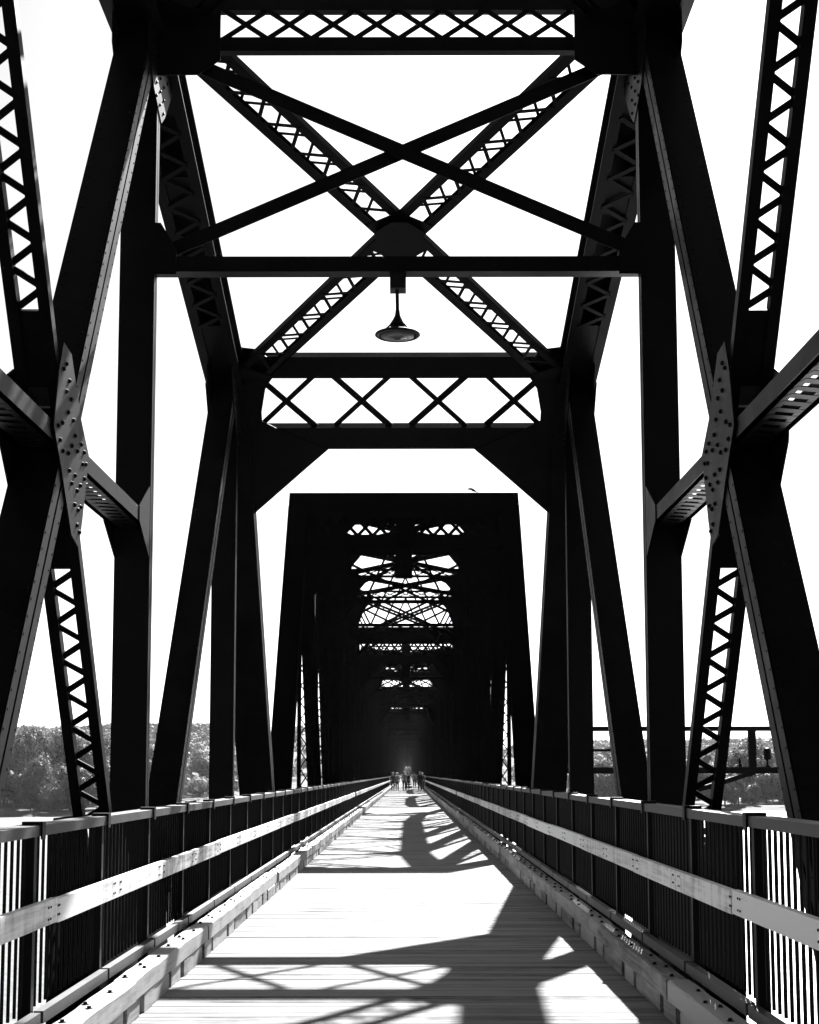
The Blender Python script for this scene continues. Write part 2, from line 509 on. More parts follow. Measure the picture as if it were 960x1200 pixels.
# ------------------------------------------------------------------ generic truss spans further along
PG = 6.45
LG = 7 * PG
GAP = .5
Y2 = 27.95
def generic_span():
    """yields (part name, shapes, stuff shapes or None) for one span, local y from 0, local z from the bottom chord"""
    parts = []
    w = 2.45; zh, zt = 9.15, 10.3
    tp = [zh, zt, zt, zt, zt, zh]
    ys = [PG * (i + 1) for i in range(6)]
    for s in (-1, 1):
        for (y0, z0, y1, z1) in ((0, 0, ys[0], zh), (LG, 0, ys[5], zh)):
            m = MB(); A = Vector((s * 2.565, y0, z0)); B = Vector((s * 2.565, y1, z1)); m.bar(A, B, .47, .42, X)
            parts.append(('end_post', m, None))
            yy = y1 + (.05 if y0 < y1 else -.05)
        for i in range(5):
            m = MB(); A = Vector((s * w, ys[i], tp[i])); B = Vector((s * w, ys[i + 1], tp[i + 1])); m.bar(A, B, .56, .42, X)
            parts.append(('top_chord', m, None))
        m = MB().box(s * w - .2, s * w + .2, -.1, LG + .1, -.22, .22); parts.append(('bottom_chord', m, None))
        for i in range(6):                      # laced verticals
            m = MB(); st = MB(); y = ys[i]; h = tp[i]
            for e in (-1, 1):
                m.box(s * (w - .09) + e * .16 - .04, s * (w - .09) + e * .16 + .04, y - .15, y + .15, 0, h)
            m.box(s * (w - .09) - .12, s * (w - .09) + .12, y - .13, y + .13, h - 1.6, h)
            m.box(s * (w - .09) - .12, s * (w - .09) + .12, y - .13, y + .13, 0, .9)
            k = int((h - 2.6) / .40)
            for j in range(k):
                z0 = .9 + j * .40
                for yy, f in ((y - .14, 1), (y + .14, -1)):
                    g = f if j % 2 else -f
                    st.bar((s * (w - .09) - .13 * g, yy, z0), (s * (w - .09) + .13 * g, yy, z0 + .40), .012, .028, (0, 1, 0))
            parts.append(('vertical_post', m, st))
        for (a, za, b, zb_) in ((0, zh, 1, 0), (1, zt, 2, 0), (2, 0, 1, zt - .01), (2, zt, 3, 0), (3, zt, 2, 0), (4, zt, 3, 0), (3, 0, 4, zt - .01), (5, zh, 4, 0)):
            m = MB(); A = Vector((s * w, ys[a], za)); B = Vector((s * w, ys[b], zb_))
            m.bar(A, B, .36, .3, X)
            parts.append(('diagonal', m, None))
    # portals
    for (y0, y1) in ((ys[0], 0), (ys[5], LG)):
        v = Vector((0, y1 - y0, -zh)).normalized(); n = X.cross(v); fr = (Vector((0, y0, zh)), X, v, n)
        m = MB(); st = MB()
        m.prism([(-2.795, -.42), (2.795, -.42), (2.795, -.04), (2.19, .26), (-2.19, .26), (-2.795, -.04)], fr, -.215, .215)
        m.prism([(-2.3, .95), (2.3, .95), (2.3, 1.35), (-2.3, 1.35)], fr, -.15, .15)
        for e in (-1, 1):
            p = [(e * 1.2, 1.35), (e * 2.3, 1.35), (e * 2.3, 2.9), (e * 2.15, 2.9)]
            m.prism(p if e > 0 else p[::-1], fr, -.02, .02)
        for i in range(12):
            c = -2.0 + i * .364
            for e in (-1, 1):
                st.bar(fr[0] + X * (c - .25 * e) + v * .2 + n * (.03 * e), fr[0] + X * (c + .25 * e) + v * .95 + n * (.03 * e), .012, .085, n)
        m.prism([(-.2, -.3), (.2, -.3), (.2, 2.2), (-.2, 2.2)], fr, -.06, .06)
        parts.append(('portal_strut', m, st))
    # sway frames
    for i in range(1, 5):
        y = ys[i]; h = tp[i]; m = MB(); st = MB()
        if 0 < i < 5:
            m.box(-2.3, 2.3, y - .04, y + .04, h - .12, h - .03); m.box(-2.3, 2.3, y - .04, y + .04, h + .14, h + .22)
            for k in range(7):
                c = -2.0 + k * .667
                for e in (-1, 1):
                    st.bar((c - .3 * e, y - .03 + .014 * e, h - .04), (c + .3 * e, y - .03 + .014 * e, h + .15), .012, .04, (0, 1, 0))
            for e in (-1, 1):                   # fan braces from the lower strut to the top corners and middle
                st.bar((e * 1.15, y + .03 * e, h - 2.6), (e * 2.3, y + .03 * e, h - .3), .012, .06, (0, 1, 0))
                st.bar((e * 1.15, y + .06, h - 2.6), (0, y + .06, h - .1), .012, .06, (0, 1, 0))
        zl = h - 2.6 if 0 < i < 5 else h - 1.9
        m.box(-2.4, 2.4, y - .04, y + .04, zl - .05, zl + .05)
        for e in (-1, 1):
            m.bar((-2.35 * e, y + .05 * e, zl), (2.35 * e, y + .05 * e, h - .3), .012, .085, (0, 1, 0))
            kp = [(e * 1.3, h - .06), (e * 1.75, h - .6), (e * 1.98, h - 1.2), (e * 2.3, h - 1.5), (e * 2.3, h - .06)]
            m.prism(kp if e < 0 else kp[::-1], 'y', y + .055, y + .067)
            m.bar((e * 2.35, y + .1, zl - 1.1), (e * 1.35, y + .1, zl), .1, .06, (0, 1, 0))
        parts.append(('sway_frame', m, st if st.v else None))
    # top laterals
    for i in range(5):
        A0 = Vector((0, ys[i], tp[i])); B0 = Vector((0, ys[i + 1], tp[i + 1]))
        for e in (-1, 1):
            m = MB(); st = MB(); A = A0 + X * (-2.3 * e); B = B0 + X * (2.3 * e); t = (B - A).normalized()
            u = t.cross(Vector((0, 0, 1))).normalized(); L_ = (B - A).length
            for f in (-1, 1):
                m.bar(A + u * (f * .17), B + u * (f * .17), .05, .09, u)
            k = int(L_ / .42)
            for j in range(k):
                g = 1 if j % 2 else -1
                st.bar(A + t * (j * .42) + u * (.15 * g), A + t * ((j + 1) * .42) - u * (.15 * g), .05, .014, u)
            parts.append(('lateral_brace', m, st))
    for k in range(8):
        m = MB().box(-w + .21, w - .21, PG * k - .15, PG * k + .15, -.2, .85); parts.append(('floor_beam', m, None))
    return parts
GP = generic_span()
gmesh = [(n, m.mesh(n, FARSTEEL), st.mesh('lacing', FARSTEEL) if st else None) for n, m, st in GP]
labels = ['second truss span, its black portal seen head-on past the near span',
          'third black truss span, seen through the portal of the second span',
          'fourth black truss span, around the walkers far along the boardwalk']
for k in range(3):
    e = empty('truss_span', (0, Y2 + k * (LG + GAP), ZB), labels[k], 'bridge span', 'truss spans beyond the near one')
    for n, me, st in gmesh:
        o = put(n, me, e)
        if st: tag(put('lacing', st, o), kind='stuff')
joined = MB()
for n, m, st in GP:
    joined.add(m)
jm = joined.mesh('truss_span', FARSTEEL)
NSP = 20
for k in range(3, NSP):
    o = put('truss_span', jm, None, (0, Y2 + k * (LG + GAP), ZB))
    tag(o, 'distant black truss span merging into the dark tunnel toward the trees', 'bridge span', 'distant truss spans in the dark tunnel')
YEND = Y2 + NSP * (LG + GAP)

# ------------------------------------------------------------------ boardwalk
XL, XR = -1.68, 1.78                            # kerb faces
m = MB()
for x in (-1.75, -1.05, -.35, .35, 1.05, 1.8):
    m.box(x - .08, x + .08, -25, YEND, -.30, -.052)
walk = m.build('boardwalk', DARKW); tag(walk, 'long straight boardwalk of weathered planks laid across the bridge', None, None, 'structure')
PW, PP = .1425, .145
pm = []
for k in range(5):
    b = MB(); c = .004
    x0, x1, z0 = -2.12, 2.2, -.05
    hw = PW / 2 - .0006 * (k % 3)
    # chamfered top edges
    b.v += [(x0, -hw, z0), (x1, -hw, z0), (x1, hw, z0), (x0, hw, z0), (x0, -hw, -c), (x1, -hw, -c), (x1, hw, -c), (x0, hw, -c),
            (x0, -hw + c, 0), (x1, -hw + c, 0), (x1, hw - c, 0), (x0, hw - c, 0)]
    b.f += [(0, 3, 2, 1), (0, 1, 5, 4), (2, 3, 7, 6), (4, 5, 9, 8), (6, 7, 11, 10), (8, 9, 10, 11), (1, 2, 6, 10, 9, 5), (3, 0, 4, 8, 11, 7)]
    pm.append(b.mesh('plank', DECK))
YP0 = 6.0
for i in range(300):
    o = put('plank', pm[random.randrange(5)], walk, (random.uniform(-.03, .03), YP0 + i * PP, random.uniform(-.0025, .001)))
    o.rotation_euler = (random.uniform(-.008, .008), random.uniform(-.0008, .0008), random.uniform(-.0012, .0012))
b = MB()
def stuff_planks(y0, y1, step):
    y = y0
    while y < y1:
        z = random.uniform(-.004, .002)
        b.box(-2.12 + random.uniform(-.03, .03), 2.2 + random.uniform(-.03, .03), y - step / 2 + .0013, y + step / 2 - .0013, -.05, z); y += step
stuff_planks(YP0 - PP * 150, YP0 - PP * .5, PP)
stuff_planks(YP0 + 300 * PP, 180, PP)
stuff_planks(180, YEND, 1.2)
tag(b.build('planks', DECK, walk), kind='stuff')

# ------------------------------------------------------------------ kerbs
SP_ = 1.72
def kerb(side, x0, x1, label, seed):
    rnd = random.Random(seed)
    e = empty('timber_kerb', ((x0 + x1) / 2, 0, 0), label, 'kerb'); cx = (x0 + x1) / 2
    hw = (x1 - x0) / 2
    def beam(L_, z0, z1, nm, w=hw):
        """hand-worn timber: arrises chipped unevenly along its length"""
        n = max(2, int(L_ / .22)); b = MB()
        for i in range(n + 1):
            y = L_ * i / n
            ca, cb = (.006 + .012 * rnd.random() ** 6 for _ in range(2)); j = rnd.uniform(-.0025, .0025)
            if i in (0, n): ca += .006; cb += .006
            e_ = rnd.uniform(-.003, .003)
            b.v += [(-w + e_, y, z0), (w + e_, y, z0), (w + e_, y, z1 - cb), (w - cb, y, z1 + j), (-w + ca, y, z1 + j), (-w + e_, y, z1 - ca)]
        for i in range(n):
            p = i * 6; q_ = p + 6
            for k in range(6):
                k2 = (k + 1) % 6; b.f.append((p + k, p + k2, q_ + k2, q_ + k))
        b.f.append(tuple(range(6))[::-1]); b.f.append(tuple(n * 6 + k for k in range(6)))
        return b.mesh(nm, KERBW)
    tms = [beam(2 * SP_ - .012, .137, .267, 'timber') for _ in range(4)]
    ba, bb = beam(.42, .002, .136, 'kerb_block', hw - .012), beam(1.0, .002, .136, 'kerb_block', hw - .012)
    y = 16.1 - 1.72 * 8 + .25; k = 0
    bolt = MB()
    while y < 110:
        if k % 2 == 0:
            o = put('timber', rnd.choice(tms), e, (rnd.uniform(-.008, .008), y, rnd.uniform(-.006, .006))); o.rotation_euler.z = rnd.uniform(-.003, .003)
        o = put('kerb_block', ba, e, (rnd.uniform(-.006, .006), y - .25 + .075, 0))
        o = put('kerb_block', bb, e, (rnd.uniform(-.006, .006), y - .25 + .645, 0))
        for (dx, dy) in ((-.02, .15), (.025, .6), (-.03, .75), (.02, 1.2)):
            bolt.lathe([(.022, .262), (.022, .272), (.012, .272), (.012, .285)], (cx * 0 + dx, y + dy), 6)
        y += SP_; k += 1
    a0, a1 = sorted((side * (hw + .02), side * (hw + .003)))
    MB().box(a0, a1, 2.0, 110, .002, .20).build('gap_shade_board', DARKW, e)  # dark filler added behind the block gaps so they read as deep shade
    tag(bolt.build('bolts', BLACK, e), kind='stuff')
    f = MB(); f.box(-hw, hw, y, YEND, .137, .267)
    while y < 260:
        f.box(-hw + .01, hw - .01, y + .2, y + 1.5, .002, .136); y += SP_
    tag(f.build('timbers', KERBW, e), kind='stuff')
kerb(-1, XL - .15, XL, 'sunlit bolted timber kerb on blocks, along the bright side of the boardwalk', 3)
kerb(1, XR, XR + .15, 'shaded timber kerb on blocks, below the grey unlit rub rail', 5)

# ------------------------------------------------------------------ railings
def railing(s, xin, y0, dz, label, seed):
    rnd = random.Random(seed)
    e = empty('railing', (s * xin, y0, 0), label, 'railing')
    O = Vector((s * xin, y0, 0))
    zt = 1.347 + dz
    def X_(a): return s * a                    # a measured outward from the inner handrail face
    # post: channel section with cap plate
    m = MB()
    m.box(min(X_(.03), X_(.10)), max(X_(.03), X_(.10)), -.028, .028, -.30, zt + .018)
    pmesh = m.mesh('post', BLACK)
    m = MB(); m.box(min(X_(-.006), X_(.10)), max(X_(-.006), X_(.10)), -.035, .035, zt + .002, zt + .02)
    m.box(min(X_(-.014), X_(-.004)), max(X_(-.014), X_(-.004)), -.035, .035, zt - .075, zt + .02)
    cmesh = m.mesh('post_cap', BLACK)
    m = MB(); m.box(min(X_(0), X_(.14)), max(X_(0), X_(.14)), .004, SP_ - .004, zt - .058, zt)
    hmesh = m.mesh('handrail', GREY)
    m = MB(); m.box(min(X_(-.025), X_(.028)), max(X_(-.025), X_(.028)), .029, SP_ - .029, .285 + dz, .352 + dz)
    lmesh = m.mesh('bottom_rail', GREY)
    c = .004; L2 = 2 * SP_
    m = MB(); m.box(min(X_(-.050), X_(-.008)), max(X_(-.050), X_(-.008)), .004, L2 - .004, .808 + dz, .938 + dz)
    rmesh = m.mesh('rub_rail', RAILW)
    m = MB(); m.tube([(X_(.07), 0, .35 + dz), (X_(.07), 0, zt - .056)], .0105, 6)
    bmesh_ = m.mesh('baluster', BLACK)
    k0 = -2
    nb = 0; bal = MB(); bolts = MB()
    for k in range(k0, 26):
        y = k * SP_
        p = put('post', pmesh, e, (0, y, 0)); put('post_cap', cmesh, p)
        put('handrail', hmesh, e, (0, y, rnd.uniform(-.003, .003)))
        put('bottom_rail', lmesh, e, (0, y, 0))
        if (k - k0) % 2 == 0:
            o = put('rub_rail', rmesh, e, (rnd.uniform(-.004, .004), y + .2, rnd.uniform(-.005, .005)))
        for (dy, z) in ((-.02, .842), (.03, .842), (-.02, .905), (.03, .905), (.19, .85), (.225, .85), (.19, .9), (.225, .9)):
            bolts.dome((X_(-.052), y + dy, z + dz), (-s, 0, 0), .008, .006)
        for j in range(14):
            yy = y + .085 + j * .1193
            if yy > SP_ * 0 - 1.3 and nb < 300:
                o = put('baluster', bmesh_, e, (0, yy, 0)); nb += 1
            else:
                bal.tube([(X_(.07), yy, .35 + dz), (X_(.07), yy, zt - .056)], .0105, 4)
    tag(bolts.build('bolts', BLACK, e), kind='stuff')
    y = 26 * SP_
    f = MB(); fp = MB(); fr = MB()
    ylim = 150
    for k in range(26, 26 + 60):
        yy = k * SP_
        fp.box(min(X_(.03), X_(.10)), max(X_(.03), X_(.10)), yy - .028, yy + .028, -.3, zt + .018)
        fp.box(min(X_(-.006), X_(.10)), max(X_(-.006), X_(.155)), yy - .035, yy + .035, zt + .002, zt + .02)
        f.box(min(X_(0), X_(.14)), max(X_(0), X_(.14)), yy + .036, yy + SP_ - .036, zt - .058, zt + rnd.uniform(-.003, .003))
        f.box(min(X_(-.025), X_(.028)), max(X_(-.025), X_(.028)), yy + .029, yy + SP_ - .029, .285 + dz, .352 + dz)
        if k % 2: fr.box(min(X_(-.050), X_(-.008)), max(X_(-.050), X_(-.008)), yy + .2, yy + 2 * SP_ + .19, .808 + dz + rnd.uniform(-.004, .004), .938 + dz)
        for j in range(14):
            z0 = yy + .085 + j * .1193
            bal.box(s * .07 - .01, s * .07 + .01, z0 - .01, z0 + .01, .35 + dz, zt - .056)
    ye = 86 * SP_
    f.box(min(X_(0), X_(.14)), max(X_(0), X_(.14)), ye, YEND - y0, zt - .058, zt)
    f.box(min(X_(-.025), X_(.028)), max(X_(-.025), X_(.028)), ye, YEND - y0, .285 + dz, .352 + dz)
    fr.box(min(X_(-.050), X_(-.008)), max(X_(-.050), X_(-.008)), ye, YEND - y0, .808 + dz, .938 + dz)
    fp.box(min(X_(.065), X_(.075)), max(X_(.065), X_(.075)), ye, YEND - y0, .36 + dz, zt - .06)
    tag(bal.build('balusters', BLACK, e), kind='stuff'); tag(fp.build('posts', BLACK, e), kind='stuff')
    tag(f.build('steel_rails', GREY, e), kind='stuff'); tag(fr.build('rub_rails', RAILW, e), kind='stuff')
railing(-1, 1.90, 7.86, -.022, 'steel bar railing whose wooden rub rail glows white in the sun', 11)
railing(1, 1.93, 7.81, .022, 'steel bar railing whose wooden rub rail is in grey shade', 13)

# ------------------------------------------------------------------ hanging lamp
lx, ly = -.003, 13.86
lamp = empty('hanging_lamp', (lx, ly, 5.9), 'round black lamp hanging from the middle of the cross strut', 'lamp')
LO = Vector((lx, ly, 5.9))
def lp(name, mb, m=BLACK, smooth=False, parent=None):
    o = mb.build(name, m, parent or lamp, smooth)
    return o
lp('mounting_box', MB().box(-.075, .085, -.09, .09, .50, .662))
lp('stem', MB().tube([(0, 0, .25), (-.004, 0, .51)], .018, 10))
lp('neck', MB().lathe([(.02, .30), (.026, .25), (.036, .225), (.056, .19), (.082, .15), (.072, .135), (.05, .125), (.045, .075)], (0, 0), 20))
lp('shade', MB().lathe([(.05, .088), (.12, .082), (.19, .07), (.222, .056), (.226, .045), (.215, .036), (.19, .034), (.185, .05)], (0, 0), 40), BLACK, True)
LENS, N_, L_n, b_ = mat('frosted_lens', .07, .35, .3)
lp('lens', MB().lathe([(.17, .048), (.165, .03), (.11, .016), (.03, .008), (.028, -.006), (.008, -.01)], (0, 0), 32), LENS, True)
lp('yoke', MB().bar((-.15, 0, .075), (-.075, 0, .145), .03, .012, (0, 1, 0)).bar((.13, 0, .078), (.075, 0, .145), .03, .012, (0, 1, 0)))

# bird on the second portal
bird = MB()
bx, by, bz = 1.67, 33.9, 8.42
prof = [(-.20, .006), (-.11, .02), (-.05, .045), (.02, .06), (.08, .05), (.11, .032), (.145, .040), (.17, .033), (.19, .012), (.22, .003)]
n0 = 0
for (a, r) in prof:
    zz = .10 + a * -.55 if a < .11 else .10 + (.11 * -.55) + (a - .11) * .1 + .02
    for i in range(10):
        t = 2 * math.pi * i / 10
        bird.v.append((a, r * math.cos(t), -zz + .16 + r * math.sin(t)))
for j in range(len(prof) - 1):
    for i in range(10):
        k = (i + 1) % 10
        bird.f.append((j * 10 + i, j * 10 + k, (j + 1) * 10 + k, (j + 1) * 10 + i))
for yy in (-.02, .02):
    bird.tube([(0, yy, 0.0), (.0, yy, .07)], .006, 5)
bo = bird.build('bird', BLACK, None, True); bo.location = (bx, by, 8.36); bo.rotation_euler.z = math.pi
bo.scale = (.65, .65, .65)
tag(bo, 'small dark bird perched on top of the second portal', 'bird')

# ------------------------------------------------------------------ side frame beyond the right truss
fy = 27.5
side = empty('side_frame', (3.2, fy, 0), 'black pipe frame sticking out beside the bridge above the far bank', 'frame')
def sf(n, m): return m.build(n, BLACK, side)
def fx(x): return x - 3.2
sf('upper_beam', MB().box(fx(2.9), fx(7.25), -.05, .05, 2.41, 2.50))
sf('lower_beam', MB().box(fx(2.9), fx(8.2), -.06, .06, 1.60, 1.72))
sf('short_beam', MB().box(fx(2.9), fx(4.35), -.03, .03, 2.02, 2.07))
sf('drop_post', MB().box(fx(6.62), fx(6.76), -.047, .047, 1.69, 2.43))
sf('foot_brace', MB().bar((fx(6.72), 0.0, 1.62), (fx(5.6), .0, 1.28), .08, .09, (0, 1, 0)))
for x in (3.05, 4.3):
    sf('hanger', MB().box(fx(x) - .04, fx(x) + .04, .062, .12, 1.0, 2.5))
lan = empty('marker_lantern', (6.98, fy, 1.722), 'small dark lantern standing on the lower beam of the side frame', 'lantern')
MB().lathe([(.05, 0), (.05, .03), (.02, .03), (.02, .14)], (0, 0), 10).build('base', BLACK, lan)
MB().lathe([(.05, .14), (.07, .17), (.07, .30), (.08, .31), (.05, .36), (.01, .37)], (0, 0), 12).build('lantern_head', BLACK, lan)
for i, x in enumerate((6.05, 6.45)):
    c_ = MB().lathe([(.04, 0), (.05, .05), (.025, .07), (.03, .12), (.012, .17)], (0, 0), 8).build('beam_cleat', BLACK)
    c_.location = (x, fy, 1.722); tag(c_, 'little dark knob standing on the lower beam of the side frame', 'knob', 'knobs on the side frame')

# ------------------------------------------------------------------ river, banks, hills
ZW = -11.4
WATER, N, L, b = mat('river_water', .03, .5, .5)
tc = N.new('ShaderNodeTexCoord'); n1 = noise(N, L, .25, 4, tc.outputs['Object']); bump(N, L, b, n1.outputs[0], .6, .5)
wm = MB(); wm.v = [(-3500, -800, ZW), (3500, -800, ZW), (3500, 4200, ZW), (-3500, 4200, ZW)]; wm.f = [(0, 1, 2, 3)]
tag(wm.build('river', WATER), 'wide pale river under the bridge', None, None, 'structure')

def sm(a, b_, x):
    t = min(1, max(0, (x - a) / (b_ - a))); return t * t * (3 - 2 * t)
from mathutils import noise as mn
def shore(x, y):
    """signed distance-like: > 0 on land"""
    wob = 9 * mn.noise(Vector((x * .02, y * .02, 3)))
    if x < 0:
        d = min((y - 448) * .9, (-100 + 12 * sm(500, 650, y)) - x)
        d = max(d, y - 985)
        d = max(d, -260 - x)
    else:
        d = min((y - 500) * .9, x - 98 + .5 * max(0, min(60, y - 540)))
        d = max(d, y - 985, x - 300)
    return d + wob * .5
def height(x, y):
    d = shore(x, y)
    z = -14.5 + 4.6 * sm(-14, 6, d)
    z += 3.5 * sm(8, 120, d) + (mn.noise(Vector((x * .01, y * .01, 0))) * 2.0) * sm(5, 60, d)
    ridge = sm(900, 1700, y + abs(x) * .25) * (46 + 14 * mn.noise(Vector((x * .0022 + 4, y * .002, 1.7))) + (7 if x < 0 else -10))
    return z + ridge
TER, N, L, b = mat('bank_soil', .07, .9, .2)
tc = N.new('ShaderNodeTexCoord'); n1 = noise(N, L, .05, 6, tc.outputs['Object'])
L.new(ramp(N, L, n1.outputs[0], [(.35, .035), (.65, .09)]).outputs[0], b.inputs['Base Color'])
tm_ = MB()
xs = [-3400, -2600, -2000, -1500, -1150] + [-900 + 20 * i for i in range(91)] + [1150, 1500, 2000, 2600, 3400]
ys_ = [-700, -300, 0, 200, 300] + [360 + 15 * i for i in range(50)] + [1110 + 40 * i for i in range(25)] + [2150, 2300, 2600, 3000, 3500, 4100]
for y in ys_:
    for x in xs:
        tm_.v.append((x, y, height(x, y)))
nx = len(xs)
for j in range(len(ys_) - 1):
    for i in range(nx - 1):
        tm_.f.append((j * nx + i, j * nx + i + 1, (j + 1) * nx + i + 1, (j + 1) * nx + i))
tag(tm_.build('terrain', TER, None, True), 'wooded river banks rising to low hills', None, None, 'structure')

# trees
def leaf_mat(name, lo, hi):
    m = bpy.data.materials.new(name); m.use_nodes = True
    N = m.node_tree.nodes; L = m.node_tree.links; b = N['Principled BSDF']
    b.inputs['Roughness'].default_value = .6; b.inputs['Specular IOR Level'].default_value = .04
    oi = N.new('ShaderNodeObjectInfo'); geo = N.new('ShaderNodeNewGeometry')
    ad = N.new('ShaderNodeMath'); ad.operation = 'MULTIPLY_ADD'
    L.new(geo.outputs['Random Per Island'], ad.inputs[0]); ad.inputs[1].default_value = .35
    m2 = N.new('ShaderNodeMath'); m2.operation = 'MULTIPLY'; L.new(oi.outputs['Random'], m2.inputs[0]); m2.inputs[1].default_value = .65
    L.new(m2.outputs[0], ad.inputs[2])
    r = ramp(N, L, ad.outputs[0], [(.1, lo), (.9, hi)])
    L.new(r.outputs[0], b.inputs['Base Color'])
    tr = N.new('ShaderNodeBsdfTranslucent'); L.new(r.outputs[0], tr.inputs['Color'])
    mx = N.new('ShaderNodeMixShader'); mx.inputs[0].default_value = .2
    L.new(b.outputs[0], mx.inputs[1]); L.new(tr.outputs[0], mx.inputs[2]); L.new(mx.outputs[0], N['Material Output'].inputs[0])
    return m
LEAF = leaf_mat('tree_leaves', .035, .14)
HILLLEAF = leaf_mat('haze_paled_hillside_leaves', .10, .16)  # paler than the bank trees: distance haze put into the leaf colour
BARK = mat('tree_bark', .06, .9, .2)[0]
def crown(rnd, h, rx, leaf, n_clump, per, conic=False):
    b = MB(); nv = []
    for c in range(n_clump):
        a = rnd.uniform(0, 2 * math.pi); hz = rnd.uniform(.0, 1)
        env = math.sin(math.pi * (.12 + .80 * hz)) ** .8 if not conic else (1.05 - hz)
        rr = rx * .85 * env * math.sqrt(rnd.uniform(.05, 1))
        cc = Vector((rr * math.cos(a), rr * math.sin(a), h * (.14 + .80 * hz)))
        cr = rx * rnd.uniform(.34, .56) * (1 if not conic else .7)
        for k in range(per):
            d = Vector((rnd.gauss(0, 1), rnd.gauss(0, 1), rnd.gauss(0, .8))).normalized()
            p = cc + d * cr * rnd.uniform(.55, 1.05)
            nrm = (d + Vector((rnd.uniform(-.45, .45), rnd.uniform(-.45, .45), rnd.uniform(-.3, .5)))).normalized()
            u = nrm.orthogonal().normalized(); v = nrm.cross(u)
            t = rnd.uniform(0, 6.3); u, v = u * math.cos(t) + v * math.sin(t), v * math.cos(t) - u * math.sin(t)
            s = leaf * rnd.uniform(.6, 1.3); n = len(b.v); sn = (d * .8 + (p - Vector((0, 0, h * .5))).normalized() * .5).normalized(); nv.extend([tuple(sn)] * 4)
            b.v += [tuple(p - u * s - v * s * .5), tuple(p + u * s * .2 - v * s * .7), tuple(p + u * s + v * s * .3), tuple(p - u * s * .3 + v * s * .7)]
            b.f.append((n, n + 1, n + 2, n + 3))
    me = b.mesh('crown', LEAF, True); me.normals_split_custom_set_from_vertices(nv)      # soft leaf masses
    return me
def trunk(rnd, h, r):
    b = MB(); pts = [Vector((0, 0, -1))]
    for k in range(1, 6):
        pts.append(Vector((rnd.uniform(-.3, .3), rnd.uniform(-.3, .3), h * .75 * k / 5)))
    n = 7
    for k, p in enumerate(pts):
        rr = r * (1 - k / 6.5)
        for i in range(n):
            a = 2 * math.pi * i / n; b.v.append((p.x + rr * math.cos(a), p.y + rr * math.sin(a), p.z))
    for k in range(len(pts) - 1):
        for i in range(n):
            j = (i + 1) % n; b.f.append((k * n + i, k * n + j, (k + 1) * n + j, (k + 1) * n + i))
    for k in range(6):
        p = pts[2 + k % 3]; a = rnd.uniform(0, 6.28)
        q_ = p + Vector((math.cos(a), math.sin(a), .9)) * h * rnd.uniform(.16, .28)
        b.tube([p, p.lerp(q_, .5) + Vector((0, 0, .3)), q_], r * .25, 5)
    return b
rt = random.Random(21)
kinds = []
for (h, rx, nc, con) in ((20, 8.0, 34, False), (17, 7.2, 30, False), (23, 8.5, 38, False), (13, 5.0, 22, False), (9, 4.2, 16, False), (18, 4.2, 26, True)):
    kinds.append((h, crown(rt, h, rx, .42, nc // 2, 270, con), trunk(rt, h, h * .022).mesh('trunk', BARK)))
adj = ['tall round-crowned', 'broad bushy', 'tallest billowing', 'middling rounded', 'low shrubby', 'narrow pointed']
spots = []
def land_tree(x, y, k, lab, grp):
    h, cm, tm2 = kinds[k]
    e = empty('bank_tree', (x, y, height(x, y) - .3), lab, 'tree', grp)
    e.rotation_euler.z = rt.uniform(0, 6.28); sc = rt.uniform(.85, 1.2); e.scale = (sc * rt.uniform(.9, 1.1), sc * rt.uniform(.9, 1.1), sc)
    put('crown', cm, e); put('trunk', tm2, e)
WINL = [(-.40, 'between near diagonal and laced counter'), (-.232, 'behind the laced counter'), (-.205, 'behind the tall riveted post'),
        (-.178, 'behind the second diagonal'), (-.158, 'in the gap before the hip post'), (-.12, 'behind the hip post')]
WINR = [(.10, 'behind the hip post above the shaded railing'), (.130, 'below the short beam'), (.152, 'behind the solid diagonal'),
        (.19, 'behind the counter lacing'), (.235, 'under the pipe frame'), (.28, 'behind the big diagonal')]
def bank(x, y, k, side):
    a = x / y; w = [p for q_, p in (WINL if x < 0 else WINR) if a >= q_]
    w = w[-1] if w else WINL[0][1]
    row = 'at the water edge' if (y < 472 if x < 0 else y < 522) else ('in the second row' if y < 545 else 'far back')
    land_tree(x, y, k, '%s tree %s, %s' % (adj[k], row, w), 'trees on the bank ' + ('beyond the sunlit railing' if x < 0 else 'beyond the shaded railing'))
for i in range(44):                             # wood across the water on the sunlit side: low front rows, tall hind rows
    f = i / 44
    y = 458 + 9 * (i % 2) + (f ** 1.4) * 150
    x = -rt.uniform(.225, .31) * y if i % 3 else -rt.uniform(.15, .25) * y
    if shore(x, y) < 4: x = -(108 + rt.uniform(4, 40))
    k = rt.choice([4, 3, 4, 3, 1]) if i < 13 else rt.choice([0, 1, 2, 0, 2, 3])
    bank(x, y, k, -1)
for i in range(14):
    y = 560 + i * 34
    bank(-(98 + rt.uniform(4, 22)), y, rt.choice([0, 1, 3, 2]), -1)
for i in range(44):
    f = i / 44
    y = 510 + 9 * (i % 2) + (f ** 1.4) * 150
    x = rt.uniform(.18, .30) * y if i % 3 else rt.uniform(.12, .2) * y
    if shore(x, y) < 4: x = 112 + rt.uniform(0, 45)
    k = rt.choice([4, 3, 4, 3, 5]) if i < 13 else rt.choice([0, 1, 3, 0, 5, 3])
    bank(x, y, k, 1)
for i in range(10):
    y = 560 + i * 26
    bank(.118 * y + rt.uniform(2, 22), y, rt.choice([0, 1, 3, 1]), 1)
for i in range(10):
    x = rt.uniform(-26, 26); y = YEND + rt.uniform(28, 70)
    land_tree(x, y, rt.choice([0, 1, 2]), 'leafy tree closing the view at the far end of the boardwalk', 'trees at the far end of the bridge')
